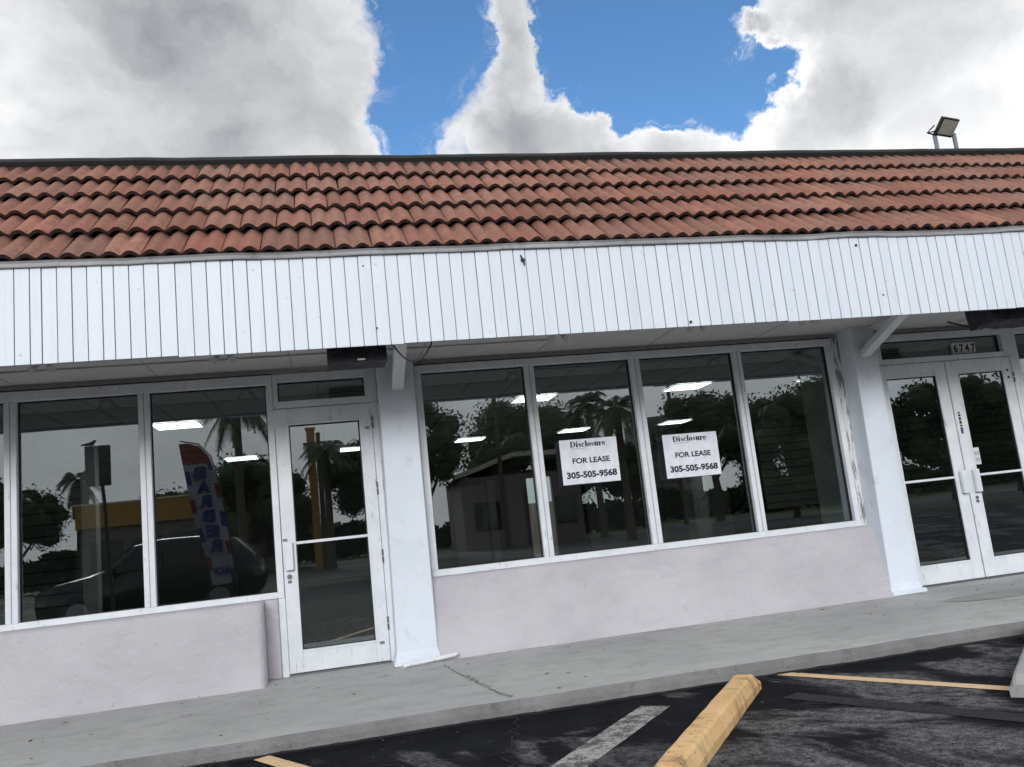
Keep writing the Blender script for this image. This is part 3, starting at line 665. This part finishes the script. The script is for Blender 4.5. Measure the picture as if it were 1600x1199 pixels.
# ------------------------------------------------------------------ things under the canopy
def crumple_box(name, x0, x1, y0, y1, z0, z1, label, amp):
    bm = bmesh.new(); bmesh.ops.create_cube(bm, size=1); bmesh.ops.subdivide_edges(bm, edges=bm.edges[:], cuts=9, use_grid_fill=True)
    for q in bm.verts:
        p = Vector((x0+(x1-x0)*(q.co.x+.5), y0+(y1-y0)*(q.co.y+.5), z0+(z1-z0)*(q.co.z+.5)))
        p += Vector((nz(p.x,p.y,p.z,9), nz(p.z,p.x,p.y,11)*1.4, nz(p.y,p.z,p.x,10)))*amp; q.co = p - Vector(((x0+x1)/2, y1, z0))
    me = bpy.data.meshes.new(name); bm.to_mesh(me); bm.free()
    e = tag(empty(name, ((x0+x1)/2, y1, z0)), label, 'light fixture', 'wrapped boxes under the canopy'); link('wrapping', me, 'plastic_wrap', e); return e
w1 = crumple_box('wrapped_fixture', .528, 1.005, -1.42, -1.12, 2.578, 2.845, 'dark plastic-wrapped box hung under the canopy over the single door', .006)
box('tag_label', .0, .062, -.315, -.308, .012, .025, 'number_white', w1, 0)
w2 = crumple_box('wrapped_fixture', 6.86, 7.75, -1.42, -1.10, 2.575, 2.845, 'crumpled black plastic bundle under the canopy over the double doors', .030)
MB().tube([(-.42,.30,.16), (-.36,.12,.06), (-.2,.1,.02)], .01, 6).build('cord', 'black_metal', w2)
def curve_pts(f_, n=16): return [f_(i/n) for i in range(n+1)]
cb = tag(MB().tube(curve_pts(lambda t: (1.045+.345*t, -1.50, 2.72-.185*math.sin(math.pi*t)**.8)), .0065, 8).build('hanging_cable', 'black_metal', None, 0, True), 'black cable looping down from the fascia over the first column', 'cable')
cd = tag(MB().tube([(-6.0,-.62,2.838),(2.6,-.62,2.838)], .009, 8).build('conduit', 'soffit_paint'), 'thin painted conduit along the canopy ceiling on the left', 'conduit')
tag(MB().tube([(2.75,-.85,2.838),(5.6,-.85,2.838)], .009, 8).build('conduit', 'soffit_paint'), 'thin painted conduit along the canopy ceiling over the four-pane window', 'conduit')
def spot(x, y, label):
    e = tag(empty('spotlight', (x, y, 2.85)), label, 'spotlight', 'small painted twin spotlights under the canopy')
    box('base', -.05, .05, -.04, .04, -.03, -.001, 'soffit_paint', e, .004)
    for s in (-1, 1): MB().tube([(s*.035, 0, -.025), (s*.06, -.02, -.06), (s*.075, -.05, -.085)], [.018, .022, .035], 10).build('lamp_holder', 'soffit_paint', e)
for x, y, l in ((-1.72, -.95, 'above the left windows'), (-.33, -.90, 'left of the single door'), (2.60, -.95, 'above the first pane of the four-pane window'), (3.95, -1.0, 'above the third pane of the four-pane window'), (5.12, -1.0, 'above the last pane of the four-pane window')):
    spot(x, y, 'small grey twin spotlight '+l)
# bent pipe lying at the foot of the first column
tag(MB().tube([(.99,-.50,.022), (1.02,-.485,.024), (1.30,-.415,.032), (1.46,-.40,.045), (1.50,-.385,.052)], [.020,.020,.019,.019,.019], 10).build('pipe', 'white_paint', None, 0, True), 'white painted pipe end lying at the foot of the first column', 'pipe')
# worn oval patch in the pavement by the doors
N = 28; v = [(6.55+.55*math.cos(2*math.pi*i/N)*(1+.06*nz(i,1,1,.7)), -1.15+.22*math.sin(2*math.pi*i/N), .004) for i in range(N)]
link('patch', mesh('patch', v, [tuple(range(N))]), 'stop_bare', pav)

# ------------------------------------------------------------------ floodlight on the roof
fl = tag(empty('floodlight', (8.58, .60, 4.9)), 'square black floodlight on two grey posts above the roof', 'floodlight')
for x in (-.145, .145): MB().box(x-.022, x+.022, -.018, .018, 0, .64).build('post', 'galvanised', fl, .003)
M = Matrix.Translation((.0, -.06, .70)) @ Matrix.Rotation(R(14), 4, 'Z') @ Matrix.Rotation(R(44), 4, 'X')
MB().box(-.16, .16, -.026, .02, -.12, .12, M).build('housing', 'black_metal', fl, .006)
MB().box(-.135, .135, -.030, -.0265, -.094, .094, M).build('glass', 'lens', fl, .001)
MB().tube([(-.14,-.05,.65), (-.30,-.06,.62), (-.14,-.02,.74)], .010, 6).build('bracket', 'black_metal', fl); MB().tube([(-.30,-.06,.62), (-.14,0,.62), (.145,0,.65)], .010, 6).build('bracket', 'black_metal', fl)

# ------------------------------------------------------------------ wheel stops
def stop_mesh():
    # trapezoid section, chamfered ends, slightly chipped
    L = 2.13; secs = []; N = 26
    for i in range(N+1):
        t_ = i/N; x = -L/2+L*t_; e = min(t_, 1-t_)*L
        k = min(1, .60+e/.10*.4)
        pr = [(-.085,0), (-.085,.045), (-.062,.105*k), (-.045,.118*k), (.045,.118*k), (.062,.105*k), (.085,.045), (.085,0)]
        secs.append([(x, a+.003*nz(x,a,b,8), b+.003*nz(x,b,a,9)*(b > 0)) for a, b in pr])
    v = [p for s in secs for p in s]; f = [(i*8+k, (i+1)*8+k, (i+1)*8+k+1, i*8+k+1) for i in range(N) for k in range(7)]
    f += [tuple(range(8)), tuple(N*8+k for k in range(8))[::-1]]
    return mesh('wheel_stop', v, f)
sm = stop_mesh(); sm.materials.append(MATS['stop_paint']); sm2 = sm.copy(); sm2.materials.clear(); sm2.materials.append(MATS['stop_bare'])
def stop(me, x, y, rz, label):
    o = link('wheel_stop', me, None); o.location = (x, y, -.0985); o.rotation_euler[2] = rz; tag(o, label, 'wheel stop', 'concrete wheel stops in the parking bays'); return o
dz = math.atan2(-4.47+2.76, 1.803-3.086)
ux, uy = math.cos(dz), math.sin(dz)
stop(sm, 3.105+ux*1.065, -2.80+uy*1.065, dz, 'ochre painted wheel stop with dark tyre scuffs, nearest the camera')
stop(sm, -.50+ux*1.065, -2.90+uy*1.065, dz, 'ochre painted wheel stop barely showing at the bottom left edge')
stop(sm2, 4.94, -3.30, math.atan2(-.686, -.727), 'bare grey concrete wheel stop at the right edge of the photo')

# leaf litter and crumbs; the dark wall-foot row stands in for contact shadow
m = MB(); rr = random.Random(5)
for i in range(520):
    x = rr.uniform(-3, 9); y = rr.uniform(-2.45, -.45) if i < 110 else rr.uniform(-2.64, -2.53) if i < 240 else rr.uniform(-4.6, -2.7) if i < 330 else -.40-abs(rr.gauss(0, .03)); z = .003 if y > -2.49 else -.092
    s = rr.choice((.006, .010, .014, .022, .030)) if i < 110 else rr.uniform(.005, .016); a = rr.uniform(0, 6.28)
    pts = [(x+s*math.cos(a+q)*k, y+s*math.sin(a+q)*k, z+rr.uniform(0, .006)) for q, k in ((0,1),(1.6,.35),(3.14,.8),(4.7,.4))]
    m.add(pts, [(0,1,2,3)])
tag(m.build('litter_and_foot_shade', 'litter_and_foot_shade'), 'dry leaf crumbs and grit on pavement and asphalt, wall-foot row standing in for contact shade', 'litter', kind='stuff')

# ------------------------------------------------------------------ across the road, seen as reflections in the glass
def car(x, y, rz, label, paintm='car_paint'):
    e = tag(empty('parked_car', (x, y, -.1), rz), label, 'car', 'parked cars')
    st_n = [(-2.30,.70,.42,.62,.62,.60),(-2.25,.86,.30,.82,.84,.70),(-1.9,.92,.24,.95,.97,.80),(-1.25,.94,.22,1.03,1.08,.80),(-.95,.94,.22,1.05,1.16,.74),(-.35,.95,.22,1.06,1.62,.66),(.2,.95,.22,1.07,1.70,.66),(1.0,.95,.22,1.08,1.69,.66),(1.75,.94,.23,1.10,1.60,.66),(2.15,.92,.28,1.10,1.22,.74),(2.28,.86,.40,.98,1.0,.76),(2.32,.78,.46,.80,.82,.70)]
    v = []; f = []
    for X, w, zb, zbelt, zr, rw in st_n:
        v += [(X,-w*.88,zb),(X,-w,zb+.2),(X,-w*.98,zbelt),(X,-rw,zr-.03),(X,-rw*.8,zr),(X,rw*.8,zr),(X,rw,zr-.03),(X,w*.98,zbelt),(X,w,zb+.2),(X,w*.88,zb)]
    for i in range(len(st_n)-1):
        for k in range(10): f.append((i*10+k, i*10+(k+1) % 10, (i+1)*10+(k+1) % 10, (i+1)*10+k))
    f += [tuple(range(10)), tuple((len(st_n)-1)*10+k for k in range(10))[::-1]]
    link('body', mesh('body', v, f, True), paintm, e)
    for s in (-1, 1):
        for xs in (((-.85,1.09),(-.30,1.54),(.28,1.62),(.28,1.10)), ((.34,1.10),(.34,1.62),(1.05,1.61),(1.05,1.11)), ((1.11,1.11),(1.11,1.60),(1.65,1.50),(1.80,1.14))):
            link('window', mesh('window', [(X, s*(.945-(z-1.07)*.46+.012), z) for X, z in xs], [(0,1,2,3)]), 'car_glass', e)
        for X in (-1.42, 1.42):
            wh = MB().tube([(X, s*.72, .35), (X, s*.76, .35), (X, s*.92, .35), (X, s*.955, .35)], [.30,.35,.35,.31], 24).build('wheel', 'tyre', e, 0, False)
            MB().tube([(X, s*.95, .35), (X, s*.962, .35)], [.22,.20], 16).build('rim', 'rim', wh)
        MB().box(-2.28, -2.12, s*.66-.13, s*.66+.13, .72, .84).build('headlight', 'lamp_glass', e, .02)
        MB().box(-.80, -.66, s*1.02-.09, s*1.02+.09, 1.08, 1.22).build('mirror', paintm, e, .03)
    link('windscreen', mesh('windscreen', [(-.93,-.68,1.13),(-.93,.68,1.13),(-.40,.58,1.61),(-.40,-.58,1.61)], [(0,1,2,3)]), 'car_glass', e)
    return e
car(-3.45, -12.2, 0, 'dark parked car mirrored in the left windows behind the feather flag')
# feather flag
e = tag(empty('feather_flag', (-1.72, -11.0, -.1)), 'tall white red and blue BARBER SHOP feather flag mirrored in left window', 'flag')
L_ = [(-.98,3.70),(-.86,2.96),(-.71,2.05),(-.55,1.40),(-.40,.60)]; R_ = [(-.94,3.72),(-.56,3.62),(-.32,3.35),(-.15,2.70),(.0,1.45),(.06,.60)]
def lerp(P, z):
    for (xa, za), (xb, zb) in zip(P[:-1], P[1:]):
        if zb <= z <= za: return xa+(xb-xa)*(za-z)/(za-zb+1e-9)
    return P[-1][0]
NR = 40; cols = {'flag_white': ([], []), 'flag_red': ([], []), 'flag_blue': ([], [])}
for i in range(NR):
    za, zb = 3.68-(3.68-.61)*i/NR, 3.68-(3.68-.61)*(i+1)/NR
    for j in range(6):
        q = []
        for z, u in ((za, j/6), (za, (j+1)/6), (zb, (j+1)/6), (zb, j/6)):
            q.append((lerp(L_, z)+(lerp(R_, z)-lerp(L_, z))*u, .03*math.sin(z*3+u*4), z))
        blk = (i//4)
        mm = 'flag_red' if i < 6 else 'flag_white' if j in (1,2,3,4) else ('flag_red' if (blk+j) % 4 == 0 else 'flag_blue' if (blk+j) % 4 == 2 else 'flag_white')
        vv, fv = cols[mm]; b = len(vv); vv += q; fv.append((b, b+1, b+2, b+3))
for mm, (vv, fv) in cols.items(): link('cloth', mesh('cloth', vv, fv, True), mm, e)
for i, ch in enumerate('BARBER'):
    z = 2.90-i*.315; text_on('letter', ch, .33, ((lerp(L_, z+.1)+lerp(R_, z+.1))/2, .055, z), 'flag_blue', e, .022, .28, True)
text_on('letter', 'SHOP', .22, ((lerp(L_, .85)+lerp(R_, .85))/2, .055, .82), 'flag_blue', e, .010, .34, True)
MB().tube([(.09,0,0), (.08,0,.60), (.02,0,1.45), (-.13,0,2.7), (-.30,0,3.36), (-.55,0,3.64), (-.94,0,3.74)], .014, 8).build('pole', 'black_metal', e); MB().box(-.25,.35,-.03,.03,0,.03).build('base', 'black_metal', e, .004)
# sign on a post with a bird on it
e = tag(empty('street_sign', (-3.70, -9.0, -.1)), 'dark backed street sign on a post mirrored in the left window', 'street sign')
MB().box(-.36, .10, -.01, .01, 2.76, 3.54).build('plate', 'sign_back', e, .008); MB().tube([(.10,0,0), (-.10,-.04,3.4)], .035, 8).build('post', 'sign_back', e)
bm = bmesh.new(); bmesh.ops.create_icosphere(bm, subdivisions=2, radius=1)
for q in bm.verts:
    c_ = q.co.copy(); k = 1-.45*max(0, -c_.x); q.co = Vector((c_.x*.10, c_.y*.04*k, c_.z*.045*k+.05+.02*c_.x))
    if c_.x < -.7: q.co.x -= .09
    if c_.x > .6: q.co.z += .03
me = bpy.data.meshes.new('bird'); bm.to_mesh(me); bm.free(); me.polygons.foreach_set('use_smooth', [True]*len(me.polygons))
o = link('bird', me, 'black_metal'); o.location = (-3.94, -9.0, 3.435); tag(o, 'small dark bird perched on top of the mirrored street sign', 'bird')

def tree(x, y, h, r, label, n=2600, squash=.75, seed=0):
    rr = random.Random(seed); e = tag(empty('broadleaf_tree', (x, y, -.12)), label, 'tree', 'trees across the road')
    m = MB(); m.tube([(0,0,0), (.1,0,h*.25), (-.05,.1,h*.5), (.1,0,h*.8)], [h*.035,h*.028,h*.02,h*.008], 8)
    for k in range(6):
        a = k*1.05+rr.random(); m.tube([(0,0,h*(.3+.05*k)), (r*.4*math.cos(a), r*.4*math.sin(a), h*(.5+.05*k)), (r*.75*math.cos(a), r*.75*math.sin(a), h*(.6+.05*k))], [h*.014,h*.009,h*.004], 6)
    m.build('trunk', 'bark', e)
    cl = []
    for k in range(34):
        a = rr.uniform(0, 6.28); u = rr.uniform(-.7, 1); q = math.sqrt(max(0, 1-u*u*.8))*rr.uniform(.45, 1); cl.append((r*q*math.cos(a), r*q*math.sin(a), h-r*squash+u*r*squash*.85, r*rr.uniform(.26, .46)))
    v = []; f = []
    for k in range(int(n*3.6)):
        c_ = cl[rr.randrange(len(cl))]; d = Vector((rr.gauss(0,1), rr.gauss(0,1), rr.gauss(0,.8))); d.normalize(); d *= c_[3]*rr.random()**.4
        p = Vector(c_[:3])+d; s = rr.uniform(.06, .14); a = Vector((rr.gauss(0,1), rr.gauss(0,1), rr.gauss(0,1))).normalized(); b_ = a.orthogonal().normalized()
        b = len(v); v += [p+a*s, p+b_*s*.5, p-a*s, p-b_*s*.5]; f.append((b, b+1, b+2, b+3))
    for cx_, cy_, cz_, cr in cl:
        bm = bmesh.new(); bmesh.ops.create_icosphere(bm, subdivisions=2, radius=cr*.60); b = len(v); bm.verts.index_update()
        for q in bm.verts: v.append(Vector((cx_, cy_, cz_)) + q.co*(1+.35*nz(q.co.x+cx_, q.co.y+cy_, q.co.z, 2.2)))
        f += [tuple(w_.index+b for w_ in fc_.verts) for fc_ in bm.faces]; bm.free()
    link('crown', mesh('crown', v, f), 'leaves', e)
def palm(x, y, h, fr, label, seed=0, lean=0):
    rr = random.Random(seed); e = tag(empty('palm_tree', (x, y, -.12)), label, 'palm', 'palms across the road')
    MB().tube([(0,0,0), (lean*.3,0,h*.4), (lean,0,h)], [.24,.17,.16], 10).build('trunk', 'bark', e)
    v = []; f = []
    for k in range(30):
        a = k*2.399; el = rr.uniform(-.5, 1.2); d = Vector((math.cos(a), math.sin(a), 0)); side = Vector((-d.y, d.x, 0))
        pp = []
        for i in range(11):
            t_ = i/10; pp.append(Vector((lean, 0, h)) + d*fr*math.cos(el*.8)*t_*(1-.15*t_) + Vector((0,0, fr*(math.sin(el)*t_ - .75*t_*t_))))
        for i in range(1, 10):
            ln = fr*.34*math.sin(math.pi*min(1, i/10+.08))**.6
            for s in (-1, 1):
                for o_ in (0, .5):
                    p = pp[i]+(pp[i+1]-pp[i])*o_; q = p+(side*s*.8+(pp[i+1]-pp[i]).normalized()*.7-Vector((0,0,.55)))*ln*.75; w = (pp[i+1]-pp[i])*.28
                    b = len(v); v += [p-w, p+w, q]; f.append((b, b+1, b+2))
    link('crown', mesh('crown', v, f), 'palm_leaves', e)
tree(-15.9, -41, 6.0, 2.2, 'dark tree mirrored at the far left above the slatwall', 2200, .8, 1)
tree(-3.1, -37, 5.7, 2.9, 'dark tree mirrored right of the feather flag', 2600, .8, 2); tree(-1.9, -44, 3.9, 2.0, 'low dark tree mirrored in the left half of the single door', 1800, .8, 12)
tree(2.6, -37, 6.1, 2.2, 'dark tree mirrored at the right side of the single door', 2200, .9, 3)
tree(4.4, -30, 7.2, 1.7, 'feathery tree mirrored at the left edge of the four-pane window', 1600, 1.3, 4)
tree(11.8, -42, 8.0, 4.3, 'wide domed tree mirrored in the first two window panes', 4200, .7, 5)
tree(17.6, -40, 5.0, 1.9, 'dark tree mirrored behind the right lease sign', 2200, .8, 6); tree(21.6, -36, 7.3, 2.6, 'tall dark tree mirrored in the third pane', 2600, .9, 7)
tree(23.2, -31, 6.0, 3.2, 'dark tree mirrored in the left half of the last pane', 3000, .85, 8); tree(26.6, -31, 6.9, 3.0, 'dark tree mirrored in the right half of the last pane', 3000, .9, 9)
tree(31.0, -29, 6.0, 2.6, 'dark tree mirrored in the double doors', 2400, .9, 10); tree(35.5, -30, 5.6, 2.8, 'dark tree mirrored in the right leaf of the double doors', 2400, .9, 11)
tree(-8, -48, 5.2, 3.4, 'low dark tree mirrored behind the yellow roof band', 2200, .7, 13)
palm(-3.25, -29, 7.6, 1.9, 'tall palm mirrored above the flag, its trunk rising behind the tree', 1); palm(-13.9, -45, 6.4, 1.6, 'small far palm mirrored beside the street sign', 2)
palm(.45, -33, 5.6, 1.7, 'bushy palm mirrored in the single door', 3); palm(13.35, -28, 6.0, 1.9, 'palm mirrored above the left lease sign', 4); palm(14.6, -36, 7.4, 2.0, 'palm mirrored above the domed tree', 5)
# utility poles
for x, y, h, l in ((9.2, -36, 10.5, 'utility pole mirrored in the first window pane'), (19.6, -36, 10.5, 'utility pole mirrored in the third window pane'), (.15, -34, 6.6, 'thin lamp pole mirrored in the single door')):
    e = tag(empty('utility_pole', (x, y, -.12)), l, 'pole', 'poles across the road'); MB().tube([(0,0,0), (0,0,h)], [.14,.10], 8).build('pole', 'bark', e); box('crossarm', -.7, .7, -.06, .06, h-.6, h-.48, 'bark', e)
e = tag(empty('pylon_sign', (-.2, -35.5, -.12)), 'tall yellow pylon mirrored in the single door', 'pylon'); box('shaft', -.19, .19, -.15, .15, 0, 6.95, 'yellow_paint', e); box('cap', -.24, .24, -.2, .2, 6.95, 7.05, 'yellow_paint', e)
# shop with a yellow band, gabled house, far block
e = tag(empty('yellow_shop', (-7.4, -41, -.12)), 'low shop with a yellow roof band mirrored in the left windows', 'building')
box('wall', -5.4, 5.4, -5, 0, 0, 3.3, 'house_wall', e); box('roof_band', -5.6, 5.6, -5.2, .2, 3.31, 4.55, 'yellow_paint', e); box('roof_cap', -5.65, 5.65, -5.25, .25, 4.551, 4.66, 'cream', e)
for i in range(5): box('window', -4.9+i*2.05, -3.3+i*2.05, .0, .05, .8, 2.6, 'car_glass', e)
box('roof_unit', -6.3+.0, -5.7, -3, -2, 4.0, 6.0, 'roof_dark', e)
e = tag(empty('gabled_house', (10.3, -37, -.12)), 'low gabled house with pale roof edge mirrored in the first two panes', 'house')
box('wall', -3.2, 3.6, -6, 0, 0, 3.9, 'house_wall', e)
MB().add([(-3.6,.3,4.1),(-.2,.3,5.0),(4.0,.3,5.05),(-3.6,-6,4.1),(-.2,-6,5.0),(4.0,-6,5.05),(-3.6,.3,3.85),(-.2,.3,4.75),(4.0,.3,4.8),(-3.6,-6,3.85),(-.2,-6,4.75),(4.0,-6,4.8)], [(0,1,4,3),(1,2,5,4),(0,6,7,1),(1,7,8,2),(6,9,10,7),(7,10,11,8)]).build('roof', 'cream', e)
box('door', .2, 1.5, 0, .05, 0, 3.1, 'roof_dark', e); box('window', -2.6, -.9, 0, .05, 1.0, 2.5, 'car_glass', e); box('window', 2.1, 3.2, 0, .05, 1.0, 2.5, 'car_glass', e)
e = tag(empty('far_block', (30, -61, -.12)), 'pale far apartment block mirrored behind the third pane', 'building'); box('wall', -2.4, 2.4, -6, 0, 0, 9.0, 'house_wall', e)
for i in range(3):
    for k in range(4): box('window', -1.9+i*1.4, -.9+i*1.4, 0, .05, .9+k*2.1, 2.2+k*2.1, 'car_glass', e)
# yard wall and fence seen through the back doorway
fe = tag(empty('yard_fence', (7.2, 23, -.1)), 'wood fence, sunlight put into its pale colour, seen through the back doorway', 'fence')
for i in range(22): box('board', -2.2+i*.2, -2.2+i*.2+.185, -.01*(i % 2), .02, 0, 1.9, 'fence_wood', fe)

# far line of scrub and hedges closing the view across the road
m = MB(); rr = random.Random(21)
for i in range(26000):
    x = rr.uniform(-45, 75); top = 1.9+.9*nz(x, 0, 0, .22)+.6*nz(x, 5, 0, .9); z = top*rr.random()**.7; p = Vector((x, -52+rr.uniform(-1.2, 1.2), z)); s_ = rr.uniform(.22, .5)
    a = Vector((rr.gauss(0,1), rr.gauss(0,1), rr.gauss(0,1))).normalized(); b_ = a.orthogonal().normalized()
    m.add([p+a*s_, p+b_*s_*.6, p-a*s_, p-b_*s_*.6], [(0,1,2,3)])
tag(m.build('hedgerow', 'leaves'), 'dense dark hedgerow across the road mirrored along the horizon', 'hedge', kind='stuff')
